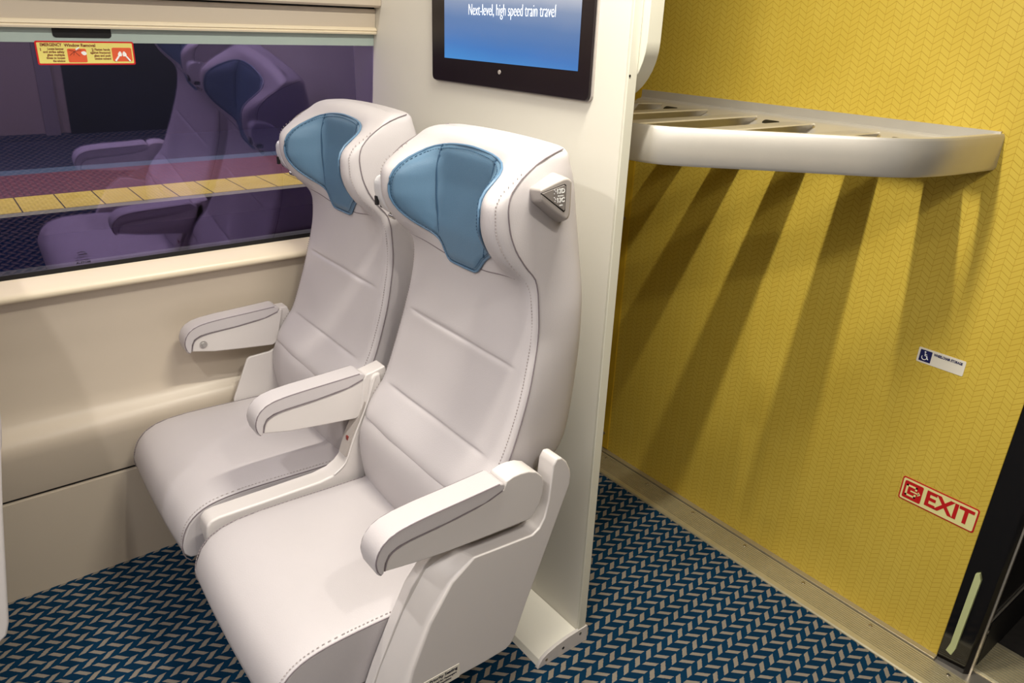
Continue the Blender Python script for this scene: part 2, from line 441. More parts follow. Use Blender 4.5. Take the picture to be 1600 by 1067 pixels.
# ------------------------------------------------------------------ partition between seats and luggage bay
pt = bpy.data.objects.new('wall_partition', None); C.objects.link(pt); pt.location = (.5, 1.12, 0); pt['kind'] = 'structure'
bm = bmesh.new(); box(bm, (-.115, 1.110, .03), (1.049, 1.134, ZC)); finish('panel', bm, M['partition'], parent=pt, bevel=.002)
bm = bmesh.new(); box(bm, (1.0485, 1.1095, .030), (1.0560, 1.1345, ZC)); finish('edge_trim', bm, M['part_edge'], parent=pt, bevel=.0015)
bm = bmesh.new(); cyl(bm, (1.0555, 1.114, 1.462), 0, .0025, .0012, 12); finish('screw', bm, M['dark'], parent=pt)
# foot block
bm = bmesh.new(); prism(bm, [(.972, 0), (.980, .018), (1.0, .028), (1.085, .047), (1.109, .047), (1.109, 0)], 0, -.02, 1.050)
fb = finish('base_block', bm, M['partition'], parent=pt, bevel=.001)
arc = [(.968, -.0), (.972, .012), (.982, .026), (1.0, .036), (1.03, .044), (1.07, .050), (1.137, .053), (1.142, .050), (1.142, 0)]
bm = bmesh.new(); prism(bm, arc, 0, 1.049, 1.0585); ec = finish('end_cap', bm, M['plastic'], parent=pt, bevel=.0012)
for (yy, zz, k) in ((.997, .016, 1), (1.115, .038, 1), (1.055, .022, 0)):
    bm = bmesh.new(); cyl(bm, (1.058, yy, zz), 0, .0042, .001, 16)
    finish('screw' if k else 'hole', bm, M['screw'] if k else M['black_matte'], parent=ec)
# rounded overhead panel behind the partition
ov = rrect(.20, 1.405, 1.072, 2.4, .12, 10); ov = [(p[0], min(p[1], ZC-.002)) for p in ov]
bm = bmesh.new(); prism(bm, ov, 1, 1.136, 1.175); struct(finish('wall_bay_overhead_panel', bm, M['part_edge'], bevel=.003, origin=(.6, 1.15, 1.8)))

# ------------------------------------------------------------------ aluminium threshold and wall base strip
tr = bpy.data.objects.new('trim_2', None); C.objects.link(tr); tr.location = (.9, 1.80, 0); tr['kind'] = 'structure'
prof = [(1.746, -.02), (1.746, .003), (1.749, .0075), (1.765, .0085)]
y = 1.766
while y < 1.842:
    prof += [(y, .0085), (y+.0004, .0040), (y+.0036, .0040), (y+.0040, .0085)]; y += .0080
prof += [(1.8475, .0085), (1.8475, -.02)]
bm = bmesh.new(); prism(bm, prof, 0, -.05, 2.62)
finish('ribbed_threshold', bm, M['ribbed'], parent=tr, smooth=20)
for xs in (.429, .643, .858, 1.073, 1.287, 1.501, 1.715):
    bm = bmesh.new(); cyl(bm, (xs, 1.8315, .0075), 2, .0062, .0022, 16, .0045)
    bm2 = finish('screw', bm, M['screw'], parent=tr)
bm = bmesh.new(); box(bm, (-.05, 1.8515, -.02), (1.668, 1.8705, .0135)); finish('wall_base_strip', bm, M['alu_wall'], parent=tr, bevel=.001)
bm = bmesh.new(); box(bm, (-.05, 1.847, -.03), (2.62, 1.852, .001)); finish('shadow_gap', bm, M['dark'], parent=tr)

# ------------------------------------------------------------------ sliding door frame and vestibule
dr = bpy.data.objects.new('door_1', None); C.objects.link(dr); dr.location = (1.70, 1.9, 0); dr['kind'] = 'structure'
bm = bmesh.new(); prism(bm, [(1.667, 1.866), (1.735, 1.872), (1.745, 1.882), (1.745, 1.93), (1.667, 1.93)], 2, .0, ZC)
finish('door_post', bm, M['black_gloss'], parent=dr, bevel=.002)
bm = bmesh.new(); prism(bm, [(1.684, .052), (1.699, .046), (1.704, .07), (1.706, .30), (1.698, .318), (1.690, .312), (1.689, .08)], 1, 1.8595, 1.8702)
finish('pale_green_strip', bm, M['lumi_strip'], parent=dr, bevel=.001)
bm = bmesh.new(); box(bm, (1.738, 1.885, 0), (1.7495, 1.895, ZC)); finish('post_edge', bm, M['alu'], parent=dr)
bm = bmesh.new(); box(bm, (1.667, 1.93, 0), (1.742, 2.6, ZC)); finish('door_pocket_wall', bm, M['black_gloss'], parent=dr)
bm = bmesh.new(); tube(bm, [(1.7445, 1.905, .17), (1.7445, 2.5, .168)], .0028, 8); finish('handrail_line', bm, M['alu'], parent=dr)
bm = bmesh.new(); cyl(bm, (1.742, 1.925, .125), 0, .006, .004, 14); finish('screw', bm, M['screw'], parent=dr)
bm = bmesh.new(); box(bm, (1.742, 1.930, .0), (1.746, 2.6, .155)); finish('kick_plate', bm, M['black_matte'], parent=dr)
prof = [(1.908, -.02), (1.908, .006), (1.914, .0085)]
y = 1.918
while y < 2.052:
    prof += [(y, .0085), (y+.0005, .0040), (y+.0045, .0040), (y+.005, .0085)]; y += .0105
prof += [(2.062, .0085), (2.062, -.02)]
bm = bmesh.new(); prism(bm, prof, 0, 1.744, 2.62); finish('door_sill_plate', bm, M['ribbed'], parent=dr, smooth=20)
bm = bmesh.new(); box(bm, (1.667, 1.8525, -.02), (2.62, 1.9085, .0035)); finish('door_track', bm, M['alu'], parent=dr, bevel=.001)
bm = bmesh.new(); box(bm, (1.6, 3.55, -.05), (XR+.05, 3.6, ZC)); struct(finish('wall_vestibule_end', bm, M['black_matte']))

# ------------------------------------------------------------------ luggage shelf
sh = empty('luggage_shelf', (.95, 1.6, 1.3), 'satin aluminium luggage shelf with rounded corner and open slats on yellow wall', 'shelf')
outer = [(.60, 1.200), (.90, 1.198), (1.00, 1.200), (1.055, 1.212), (1.105, 1.250), (1.21, 1.360), (1.305, 1.453), (1.385, 1.530), (1.425, 1.590),
         (1.450, 1.680), (1.462, 1.78), (1.470, 1.8695)]
outer = smooth_poly(outer, 2, False)
def offs(pl, d):
    out = []
    for i, p in enumerate(pl):
        a = Vector(pl[max(i-1, 0)]); b = Vector(pl[min(i+1, len(pl)-1)]); t = (b-a).normalized()
        out.append((p[0]-t.y*d, p[1]+t.x*d))
    out[-1] = (out[-1][0], pl[-1][1]); return out
inner = offs(outer, .022)
bm = bmesh.new(); rings = []
Zt, Zb = 1.362, 1.284
for (a, b) in zip(outer, inner):
    mid = (a[0]*.85+b[0]*.15, a[1]*.85+b[1]*.15)
    rings.append([bm.verts.new(q) for q in ((a[0], a[1], Zb+.006), (a[0], a[1], Zt-.006), (mid[0], mid[1], Zt), (b[0], b[1], Zt-.001), (b[0], b[1], Zt-.03), (b[0], b[1], Zb+.010), (mid[0], mid[1], Zb))])
for i in range(len(rings)-1):
    for k in range(7):
        bm.faces.new((rings[i][k], rings[i][(k+1) % 7], rings[i+1][(k+1) % 7], rings[i+1][k]))
bm.faces.new(rings[0][::-1]); bm.faces.new(rings[-1])
finish('front_rail', bm, M['shelf'], parent=sh, smooth=50)
# rear rail against the wall
bm = bmesh.new(); prism(bm, [(1.796, 1.300), (1.796, 1.314), (1.803, 1.3165), (1.838, 1.334), (1.846, 1.3385), (1.860, 1.3405), (1.8635, 1.344), (1.8645, 1.366), (1.8695, 1.366), (1.8695, 1.285), (1.81, 1.285)], 0, .40, 1.462)
finish('rear_rail', bm, M['shelf'], parent=sh, smooth=25)
for xa in (.562, .916, 1.270):
    bm = bmesh.new(); R_ = rrect(xa-.024, .004, xa+.024, .021, .006)
    lo = [bm.verts.new((x, 1.8095+.9*d, 1.3196+.447*d)) for x, d in R_]; hi = [bm.verts.new((x, 1.8090+.9*d, 1.3206+.447*d)) for x, d in R_]
    bm.faces.new(lo[::-1]); bm.faces.new(hi)
    for i in range(len(lo)): bm.faces.new((lo[i], lo[(i+1) % len(lo)], hi[(i+1) % len(lo)], hi[i]))
    finish('rail_slot', bm, M['black_matte'], parent=sh)
def rail_y(x):
    best = None
    for a, b in zip(inner, inner[1:]):
        if (a[0]-x)*(b[0]-x) <= 0 and abs(b[0]-a[0]) > 1e-6:
            t = (x-a[0])/(b[0]-a[0]); best = a[1]+t*(b[1]-a[1]); 
            return best
    return 1.72
for (xa, xb) in ((.445, .528), (.619, .703), (.789, .871), (.966, 1.046), (1.141, 1.219), (1.318, 1.398)):
    bm = bmesh.new()
    ya = min(rail_y(xa), 1.70) - .004; yb = min(rail_y(xb), 1.72) - .004
    n = 10
    # slat: shallow crowned bar with a folded lip on the left side
    secs = [(xa+.012, 1.324), (xa, 1.334), (xa+.006, 1.3375), (xb-.012, 1.3385), (xb-.003, 1.3415), (xb, 1.3385), (xb-.022, 1.312), (xa+.020, 1.312)]
    A = [bm.verts.new((x, (ya if x < (xa+xb)/2 else yb), z)) for x, z in secs]
    B = [bm.verts.new((x, 1.822, z-.004)) for x, z in secs]
    bm.faces.new(A[::-1]); bm.faces.new(B)
    for i in range(8): bm.faces.new((A[i], A[(i+1) % 8], B[(i+1) % 8], B[i]))
    finish('slat', bm, M['shelf'], parent=sh, smooth=30)

# ------------------------------------------------------------------ seats
def pchip(xs, ys):
    n = len(xs); h = [xs[i+1]-xs[i] for i in range(n-1)]; d = [(ys[i+1]-ys[i])/h[i] for i in range(n-1)]
    m = [d[0]]+[0 if d[i-1]*d[i] <= 0 else 2*d[i-1]*d[i]/(d[i-1]+d[i]) for i in range(1, n-1)]+[d[-1]]
    def f(x):
        x = min(max(x, xs[0]), xs[-1]); i = 0
        while i < n-2 and x > xs[i+1]: i += 1
        t = (x-xs[i])/h[i]
        return (2*t**3-3*t*t+1)*ys[i]+(t**3-2*t*t+t)*h[i]*m[i]+(-2*t**3+3*t*t)*ys[i+1]+(t**3-t*t)*h[i]*m[i+1]
    return f
#        z      yc    ywing  yseam  hw    yrear
LV = [(.648, .700, .706, .735, .246, .930), (.662, .700, .708, .740, .247, .945), (.69, .718, .724, .752, .248, .962), (.74, .760, .765, .784, .248, .983),
      (.833, .798, .803, .818, .247, .997), (.915, .822, .827, .842, .242, 1.002), (1.02, .841, .848, .861, .231, 1.000), (1.065, .844, .847, .862, .225, .998),
      (1.10, .843, .832, .857, .222, .994), (1.137, .843, .793, .829, .220, .990), (1.172, .846, .769, .806, .219, .986),
      (1.209, .850, .757, .793, .218, .980), (1.244, .854, .758, .789, .217, .975), (1.267, .855, .773, .794, .215, .972),
      (1.295, .857, .822, .820, .211, .966), (1.317, .862, .854, .858, .205, .958)]
zs = [l[0] for l in LV]
fY = [pchip(zs, [l[k] for l in LV]) for k in range(1, 6)]
def section(z):
    return [f(z) for f in fY]
def ss(t): t = min(1, max(0, t)); return t*t*(3-2*t)
def surf(u, z):
    yc, yw, ys, hw, yr = section(z)
    k = hw/.222; a = abs(u)/k
    return yc + (yw-yc)*ss((a-.075)/(.188-.075))
UF = [0, .03, .06, .085, .105, .125, .145, .165, .180, .191, .201, .211, .218]
CR = (.735, .918)
def dent(u, z):
    d = 0
    for zc in CR:
        zz = zc + .004*(1-(u/.2)**2); e = ss((.205-abs(u))/.035)
        d += .0042*math.exp(-((z-zz)/.0036)**2)*e - .0012*math.exp(-((z-zz-.014)/.012)**2)*e - .0012*math.exp(-((z-zz+.014)/.012)**2)*e
    return d
def ring_pts(z, dz=0, shrink=0, yfo=0):
    yc, yw, ys, hw, yr = section(z); k = hw/.222
    half = []
    for a in UF:
        u = a*k; yf = surf(u, z) + dent(u, z)
        if a > .190:                     # roll round to the seam
            t = (a-.190)/(.222-.190); yf = yw + (ys-yw)*(1-math.sqrt(max(0, 1-t*t)))
        half.append((u, yf))
    half.append((hw, ys))
    dep = yr-ys
    tp = .022*ss((1.08-z)/.25)
    half += [(hw+.001, ys+dep*.12), (hw+.002-tp*.2, ys+dep*.35), (hw+.001-tp*.6, ys+dep*.65), (hw-.004-tp, ys+dep*.88), (hw-.022-tp, yr-.003), (hw-.07-tp, yr), (hw*.35, yr), (0, yr)]
    return half
def loft(rings, name, m, parent, cx, sub=1, cap=True):
    bm = bmesh.new(); R = []
    for half, z in rings:
        full = [(u, y) for u, y in half] + [(-u, y) for u, y in half[-2:0:-1]]
        R.append([bm.verts.new((cx+u, y, z if not callable(z) else z(u, y))) for u, y in full])
    n = len(R[0])
    for a, b in zip(R, R[1:]):
        for k in range(n): bm.faces.new((a[k], a[(k+1) % n], b[(k+1) % n], b[k]))
    if cap:
        bm.faces.new(R[0][::-1]); bm.faces.new(R[-1])
    return finish(name, bm, m, parent=parent, subsurf=sub)

def scaled(half, s, yo, cy):
    return [(u*s, cy+(y-cy)*yo) for u, y in half]

OUT = [(.0, 1.0745), (.030, 1.0745), (.050, 1.0755), (.066, 1.092), (.080, 1.110), (.102, 1.123), (.128, 1.137), (.147, 1.155), (.160, 1.178), (.1655, 1.205),
       (.1645, 1.232), (.157, 1.262), (.148, 1.287), (.126, 1.304), (.085, 1.314), (.04, 1.319), (0, 1.321)]
def outw(z):
    for a, b in zip(OUT, OUT[1:]):
        if a[1] <= z <= b[1] and b[1] > a[1]:
            return a[0]+(b[0]-a[0])*(z-a[1])/(b[1]-a[1])
    return 0

def arm_parts(parent, x0, x1, flip=1, housing=True, rear=.728, dz=0, kind='arm_pad'):
    """pad + body; x0 inner edge, x1 outer edge (world)"""
    pad = [(.468, .664), (.461, .661), (.455, .668), (.4515, .685), (.453, .702), (.460, .718), (.473, .731), (.490, .739), (.515, .744), (.56, .7475), (.64, .7500),
           (rear-.012, .7535), (rear-.002, .7500), (rear+.002, .743), (rear-.003, .735), (.684, .7225), (.60, .7145), (.525, .7115), (.497, .708), (.480, .700), (.472, .686)]
    if dz: pad = [(a, b+dz) for a, b in pad]
    bm = bmesh.new(); prism(bm, pad, 0, x0, x1); finish(kind, bm, M['leather'], parent=parent, bevel=.006, bseg=4)
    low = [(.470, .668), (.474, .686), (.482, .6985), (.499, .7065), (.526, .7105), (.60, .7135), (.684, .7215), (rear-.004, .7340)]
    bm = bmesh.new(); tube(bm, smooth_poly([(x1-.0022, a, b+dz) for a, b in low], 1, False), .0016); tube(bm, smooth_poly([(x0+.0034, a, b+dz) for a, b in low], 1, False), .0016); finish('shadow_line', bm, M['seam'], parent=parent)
    # seam line on both sides of the pad
    seam = [(.4625, .664), (.4568, .672), (.4533, .686), (.4548, .701), (.4615, .7165), (.4742, .7292), (.4908, .7372), (.5155, .7422), (.56, .7457), (.64, .7482), (rear-.012, .7515)]
    for xx in (x0+.0013, x1-.0013):
        bm = bmesh.new(); tube(bm, smooth_poly([(xx, a, b+dz) for a, b in seam], 2, False), .0016)
        finish('seam', bm, M['seam'], parent=parent)
    i = .004
    if housing:
        body = [(.4685, .666), (.4735, .686), (.482, .698), (.50, .706), (.525, .710), (.60, .713), (.684, .721), (rear-.001, .734), (rear+.006, .751), (.750, .7555), (.768, .7560), (.788, .7530),
                (.808, .744), (.823, .728), (.829, .708), (.827, .685), (.820, .664), (.806, .643), (.795, .636), (.70, .641), (.598, .648), (.53, .656)]
    else:
        body = [(.4685, .666), (.4735, .686), (.482, .698), (.50, .706), (.525, .710), (.60, .713), (.684, .721), (rear-.001, .734), (rear+.004, .742), (rear+.012, .740),
                (rear-.012, .640), (.70, .632), (.60, .643), (.53, .652)]
    body = [(a, b+dz) for a, b in body]
    bm = bmesh.new(); prism(bm, body, 0, x0+i, x1-i*.6); return finish('arm_body', bm, M['plastic'], parent=parent, bevel=.003)

def make_seat(cx, label, aisle):
    OY = .65
    root = empty('passenger_seat', (cx, OY, 0), label, 'seat', 'grey leather seats beside the partition')
    # backrest + wings, one continuous upholstered surface
    rings = []
    h0 = ring_pts(.648)
    rings.append((scaled(h0, .90, .80, .83), .640))
    for z in (.648, .656, .670, .69, .708, .720, .727, .732, .735, .738, .741, .744, .750, .760, .785, .833, .875, .897, .907, .912, .916, .919, .922, .925, .930, .940, .965, 1.02, 1.045, 1.065, 1.085, 1.10, 1.118, 1.137, 1.155, 1.172, 1.19, 1.209, 1.227, 1.244, 1.256, 1.267, 1.281, 1.295, 1.306, 1.317):
        # sides end a little higher than the middle at the bottom
        if z < .70:
            rings.append((ring_pts(z), (lambda u, y, z=z: z + .040*ss((y-.765)/.08)*(0.70-z)/.052)))
        else: rings.append((ring_pts(z), z))
    h = ring_pts(1.317)
    for sc, yo, z, dy in ((.985, .88, 1.327, .004), (.955, .72, 1.334, .008), (.90, .50, 1.339, .012), (.80, .25, 1.341, .014)):
        rings.append(([(u*sc, .915+(y-.915)*yo+dy) for u, y in h], (lambda u, y, z=z: z + .006*(1-(u/.2)**2))))
    back = loft(rings, 'backrest', M['leather'], root, cx, 1)
    # long side seams with stitching
    for s in (-1, 1):
        pts = []
        for k in range(60):
            z = .693 + (1.317-.693)*k/59; yc, yw, ys, hw, yr = section(z); pts.append((cx+s*(hw+.0005), ys+.001, z))
        pts += [(cx+s*.2045, .880, 1.3265), (cx+s*.200, .905, 1.3335), (cx+s*.193, .932, 1.3385)]
        bm = bmesh.new(); tube(bm, pts, .0013); finish('side_seam', bm, M['seam'], parent=back)
        bm = bmesh.new()
        for k in range(96):
            z = .70 + .60*k/95; yc, yw, ys, hw, yr = section(z)
            a = .200/.222*hw/ hw
            t = (.2135-.190)/.032; yf = yw+(ys-yw)*(1-math.sqrt(1-t*t))
            tube(bm, [(cx+s*(.2135*hw/.222), yf-.0003, z), (cx+s*(.2135*hw/.222), yf-.0003, z+.0032)], .0009, 5)
        finish('stitching', bm, M['stitch'], parent=back)
        # wing's lower seam
        pts = [(cx+s*u, surf(u, 1.085+.02*ss((u-.06)/.15))-.0002, 1.085+.02*ss((u-.06)/.15)) for u in [.058+.135*k/12 for k in range(13)]]
        z = 1.1035; yc, yw, ys, hw, yr = section(z); pts.append((cx+s*(hw-.006), ys-.008, 1.106)); pts.append((cx+s*hw, ys, 1.107))
        bm = bmesh.new(); tube(bm, pts, .0012); finish('wing_seam', bm, M['seam'], parent=back)
    # blue head pad
    hp_parent = back
    bm = bmesh.new(); rows = []; NZ = 40; NU = 28
    for i in range(NZ+1):
        z = 1.0746 + (1.3205-1.0746)*i/NZ; w = outw(z) if 0 < i < NZ else (.030 if i == 0 else .02); row = []
        for j in range(NU+1):
            u = -w + 2*w*j/NU; e = min(1, (w-abs(u))/.02, (z-1.0735)/.02, (1.3225-z)/.02)
            lift = .0025 + .0055*ss(max(0, e))
            g = math.exp(-((abs(u)-.092)/.005)**2)*.0035
            row.append(bm.verts.new((cx+u*1.0, surf(u, z)-lift+g, z + (0 if z < 1.3 else (z-1.3)*.1))))
        rows.append(row)
    for a, b in zip(rows, rows[1:]):
        for j in range(NU): bm.faces.new((a[j], a[j+1], b[j+1], b[j]))
    r = bmesh.ops.solidify if False else None
    head = finish('head_pad', bm, M['blue'], parent=back, smooth=0)
    m_ = head.modifiers.new('solid', 'SOLIDIFY'); m_.thickness = .010; m_.offset = -1
    outl = [(u, z) for u, z in OUT] + [(-u, z) for u, z in OUT[-2:0:-1]]
    outl = smooth_poly(outl, 1)
    bm = bmesh.new(); tube(bm, [(cx+u, surf(u, z)-.003, z) for u, z in outl], .0027, 8, True); finish('piping', bm, M['blue_pipe'], parent=back)
    bm = bmesh.new()
    oo = [(u*.955, 1.2+(z-1.2)*.945) for u, z in outl]
    # stitches just inside the piping
    L = []
    for i in range(len(oo)):
        a = Vector(oo[i]); b = Vector(oo[(i+1) % len(oo)]); n = max(1, int((b-a).length/.0052))
        for k in range(n): L.append((a.lerp(b, k/n), a.lerp(b, (k+.55)/n)))
    for p, q in L:
        tube(bm, [(cx+p.x, surf(p.x, p.y)-.0078, p.y), (cx+q.x, surf(q.x, q.y)-.0078, q.y)], .0008, 4)
    finish('pad_stitching', bm, M['blue_seam'], parent=back)
    for s in (-1, 1):
        bm = bmesh.new(); pts = []
        for k in range(22):
            z = 1.116+(1.313-1.116)*k/21; u = .080+.014*math.sin(min(1, (z-1.116)/.2)*PI/2)+.004*math.sin((z-1.116)/.2*PI)
            pts.append((cx+s*u, surf(u, z)-.0062, z))
        tube(bm, pts, .0019); finish('pad_seam', bm, M['blue_seam'], parent=back)
    # lumbar pad under the backrest
    lum = [(.695, .44), (.693, .478), (.6890, .50), (.6835, .54), (.6815, .58), (.686, .618), (.700, .648), (.725, .668), (.80, .68), (.80, .44)]
    bm = bmesh.new(); n = 10; cols = []
    for j in range(n+1):
        u = -.238 + .476*j/n; dy = .012*(abs(u)/.238)**3; hz = .006*(1-(abs(u)/.238)**2)
        cols.append([bm.verts.new((cx+u, y+dy, z+(hz if z > .6 else 0))) for y, z in lum])
    for a, b in zip(cols, cols[1:]):
        for k in range(len(lum)): bm.faces.new((a[k], a[(k+1) % len(lum)], b[(k+1) % len(lum)], b[k]))
    bm.faces.new(cols[0][::-1]); bm.faces.new(cols[-1]); finish('lumbar_pad', bm, M['leather_side'], parent=root, bevel=.006, smooth=60)
    # seat cushion
    prof = [(.71, .483), (.60, .486), (.50, .490), (.43, .4915), (.375, .489), (.340, .482), (.312, .468), (.292, .447), (.279, .420), (.273, .390), (.275, .365), (.288, .349), (.31, .345), (.50, .348), (.71, .352)]
    bm = bmesh.new(); cols = []
    us = [-.236, -.232, -.222, -.19, -.14, -.08, 0, .08, .14, .19, .222, .232, .236]
    for u in us:
        e = abs(u)/.236
        col = []
        for (y, z) in prof:
            drop = .010*max(0, (e-.88)/.12)**2 if z > .40 else 0
            dip = .0
            if z > .47 and .35 < y < .7: dip = .004*math.cos(min(1, e)*PI/2)
            bul = .006*(1-e*e) if y < .34 and z < .47 else 0
            col.append(bm.verts.new((cx+u, y-bul+drop*.3, z+dip-drop)))
        cols.append(col)
    for a, b in zip(cols, cols[1:]):
        for k in range(len(prof)): bm.faces.new((a[k], a[(k+1) % len(prof)], b[(k+1) % len(prof)], b[k]))
    bm.faces.new(cols[0][::-1]); bm.faces.new(cols[-1])
    cu = finish('seat_cushion', bm, M['leather'], parent=root, subsurf=0, smooth=50)
    m_ = cu.modifiers.new('b', 'BEVEL'); m_.width = .004; m_.segments = 3; m_.angle_limit = math.radians(50)
    m_ = cu.modifiers.new('wn', 'WEIGHTED_NORMAL')
    for s in (-1, 1):
        sp = [(y, z) for y, z in prof[:12]]
        pts = [(cx+s*.2352, y-.0002 if z < .46 else y, z-.0085) for y, z in sp]
        bm = bmesh.new(); tube(bm, smooth_poly(pts, 1, False), .0013); finish('cushion_seam', bm, M['seam'], parent=cu)
        bm = bmesh.new()
        pp = smooth_poly([(cx+s*.2285, y-.0005 if z > .46 else y-.001, z-.0035+(.0 if z > .46 else .001)) for y, z in prof[:11]], 2, False)
        acc = 0
        for a, b in zip(pp, pp[1:]):
            a = Vector(a); b = Vector(b); n = max(1, int((b-a).length/.0075))
            for k in range(n): tube(bm, [a.lerp(b, k/n), a.lerp(b, (k+.45)/n)], .0009, 4)
        finish('cushion_stitching', bm, M['stitch'], parent=cu)
    # under-frame and back shell
    bm = bmesh.new(); prism(bm, [(.34, .2985), (.34, .352), (.72, .352), (.80, .62), (.86, .695), (.905, .695), (.885, .64), (.80, .42), (.765, .335), (.745, .318), (.70, .314)], 0, cx-.228, cx+.228)
    finish('back_shell', bm, M['plastic'], parent=root, bevel=.005)
    # inner side shields
    for s in (() if aisle else (-1,)):
        xa = cx+s*.2385; xb = cx+s*.2475
        bm = bmesh.new(); prism(bm, [(.565, .455), (.568, .487), (.619, .603), (.627, .609), (.69, .612), (.712, .622), (.735, .67), (.80, .68), (.80, .40), (.60, .40)], 0, min(xa, xb), max(xa, xb))
        finish('side_shield', bm, M['plastic'], parent=root, bevel=.0025)
    # triangular grab handles on the wings
    def fitting():
        P = smooth_poly([(.764, 1.230), (.800, 1.237), (.850, 1.213), (.862, 1.168), (.835, 1.138), (.800, 1.144), (.777, 1.162), (.764, 1.190)], 1)
        bm = bmesh.new(); prism(bm, P, 0, cx-.240, cx-.205); g = finish('wing_fitting', bm, M['light_plastic'], parent=back, bevel=.006, bseg=4)
        g['label'] = 'glossy white plastic fitting on the wing'
        bm = bmesh.new(); prism(bm, rrect(.779, 1.158, .800, 1.170, .004), 0, cx-.2405, cx-.236); finish('slot', bm, M['dark'], parent=g)
        bm = bmesh.new(); box(bm, (cx-.234, .7630, 1.168), (cx-.226, .770, 1.188)); finish('slot', bm, M['dark'], parent=g)
        bm = bmesh.new(); cyl(bm, (cx-.232, .800, 1.140), 0, .006, .02, 14); finish('chrome_pin', bm, M['metal_btn'], parent=g)
    def grip(s, txt):
        b_ = [(.822, 1.270), (.886, 1.3035), (.898, 1.302), (.924, 1.283), (.930, 1.270), (.928, 1.222), (.921, 1.206), (.908, 1.203)]
        t_ = [(.8065, 1.2815), (.872, 1.3005), (.886, 1.3015), (.894, 1.297), (.8965, 1.290), (.8975, 1.237), (.893, 1.2265), (.884, 1.226)]
        b_ = smooth_poly(b_, 1); t_ = smooth_poly(t_, 1)
        cxs = cx+s*.212; cxt = cx+s*.262
        bm = bmesh.new()
        A = [bm.verts.new((cxs, y, z)) for y, z in b_]; B = [bm.verts.new((cxt, y, z)) for y, z in t_]
        bm.faces.new(A[::-1]); bm.faces.new(B)
        for i in range(16): bm.faces.new((A[i], A[(i+1) % 16], B[(i+1) % 16], B[i]))
        g = finish('grab_handle', bm, M['grey_plastic'] if txt else M['light_plastic'], parent=back, bevel=.0045, bseg=4)
        if txt:
            bm = bmesh.new(); prism(bm, [(.8240, 1.2800), (.8785, 1.2915), (.8825, 1.289), (.8835, 1.243), (.8800, 1.2405)], 0, cxt-.001, cxt+.0006); finish('dark_rim', bm, M['dark'], parent=g)
            bm = bmesh.new(); prism(bm, [(.8265, 1.2795), (.8775, 1.2897), (.8810, 1.287), (.8818, 1.245), (.8798, 1.2435)], 0, cxt-.001, cxt+.0016); pl = finish('number_plate', bm, M['plate_grey'], parent=g, bevel=.0006)
            # lettering attached to the handle
            text_mesh('lettering', '13D', M['white_ink'], g, (cxt+.0018, .8690, 1.2795), .0115, '+X', width=.0180, bold=.0003, depth=.0004)
            text_mesh('lettering', '13C', M['white_ink'], g, (cxt+.0018, .8700, 1.2635), .0115, '+X', width=.0170, bold=.0003, depth=.0004)
            bm = bmesh.new()
            for (yy, zz, ww) in ((.8700, 1.2715, .014), (.8720, 1.2545, .008)):
                for q in range(5): box(bm, (cxt+.0014, yy-ww/2+ww*q/5, zz-.0011), (cxt+.0021, yy-ww/2+ww*(q+.6)/5, zz+.0011))
            finish('small_lettering', bm, M['white_ink'], parent=g)
            bm = bmesh.new()
            for (yy, zz) in ((.8545, 1.2830), (.8575, 1.2800), (.8545, 1.2765), (.8550, 1.2695), (.858, 1.2665), (.8565, 1.2630)):
                cyl(bm, (cxt+.0012, yy, zz), 0, .0011, .0014, 8)
            finish('braille_dots', bm, M['light_plastic'], parent=g)
        else:
            bm = bmesh.new(); prism(bm, rrect(.822, 1.246, .842, 1.256, .004), 0, min(cxt-.012*s, cxt-.03*s), max(cxt-.012*s, cxt-.03*s)); finish('slot', bm, M['dark'], parent=g)
            bm = bmesh.new(); cyl(bm, (cx+s*.236, .845, 1.214), 0, .007, .014, 16); finish('chrome_pin', bm, M['metal_btn'], parent=g)
        return g
    fitting()
    if aisle: grip(1, True)
    return root, back

# aisle seat
seatA, backA = make_seat(.885, 'near grey leather aisle seat with numbered triangular grab handle and priority sticker', True)
arm_parts(seatA, 1.141, 1.198)
# aisle side panel
outp = [(.440, .330), (.468, .402), (.505, .483), (.544, .560), (.580, .603), (.614, .626), (.648, .610), (.680, .604), (.806, .592), (.824, .602), (.836, .622), (.842, .65), (.846, .70), (.850, .742), (.859, .757),
        (.872, .755), (.888, .740), (.899, .718), (.9025, .70), (.901, .680), (.859, .572), (.799, .418), (.773, .345), (.762, .326), (.748, .318), (.695, .316), (.52, .316), (.448, .316)]
def innerp(p):
    return p
bm = bmesh.new(); prism(bm, [(.440, .330), (.468, .402), (.505, .483), (.544, .560), (.575, .598), (.605, .622), (.640, .618), (.68, .604), (.76, .594), (.76, .33), (.695, .317), (.450, .317)], 0, 1.128, 1.153)
finish('side_panel', bm, M['plastic'], parent=seatA, bevel=.003)
raised = [(.500, .322), (.520, .400), (.560, .495), (.610, .570), (.662, .6065), (.700, .603), (.806, .594), (.823, .603), (.835, .623), (.843, .66), (.850, .742), (.859, .756), (.872, .754), (.887, .739), (.898, .717), (.9015, .70), (.900, .680),
          (.858, .572), (.798, .418), (.772, .345), (.761, .327), (.748, .319), (.695, .317)]
lowp = [(.440, .320), (.470, .402), (.525, .515), (.575, .590), (.640, .610)] + raised[5:-1] + [(.695, .3165)]
bm = bmesh.new(); prism(bm, raised, 0, 1.150, 1.196, lo_pts=lowp if len(lowp) == len(raised) else None)
finish('side_panel_face', bm, M['plastic'], parent=seatA, bevel=.004, bseg=4)
bm = bmesh.new(); prism(bm, [(.68, .606), (.80, .600), (.825, .625), (.835, .68), (.82, .70), (.70, .655), (.64, .632)], 0, 1.143, 1.158)
finish('hinge_plate', bm, M['grey_plastic'], parent=seatA)
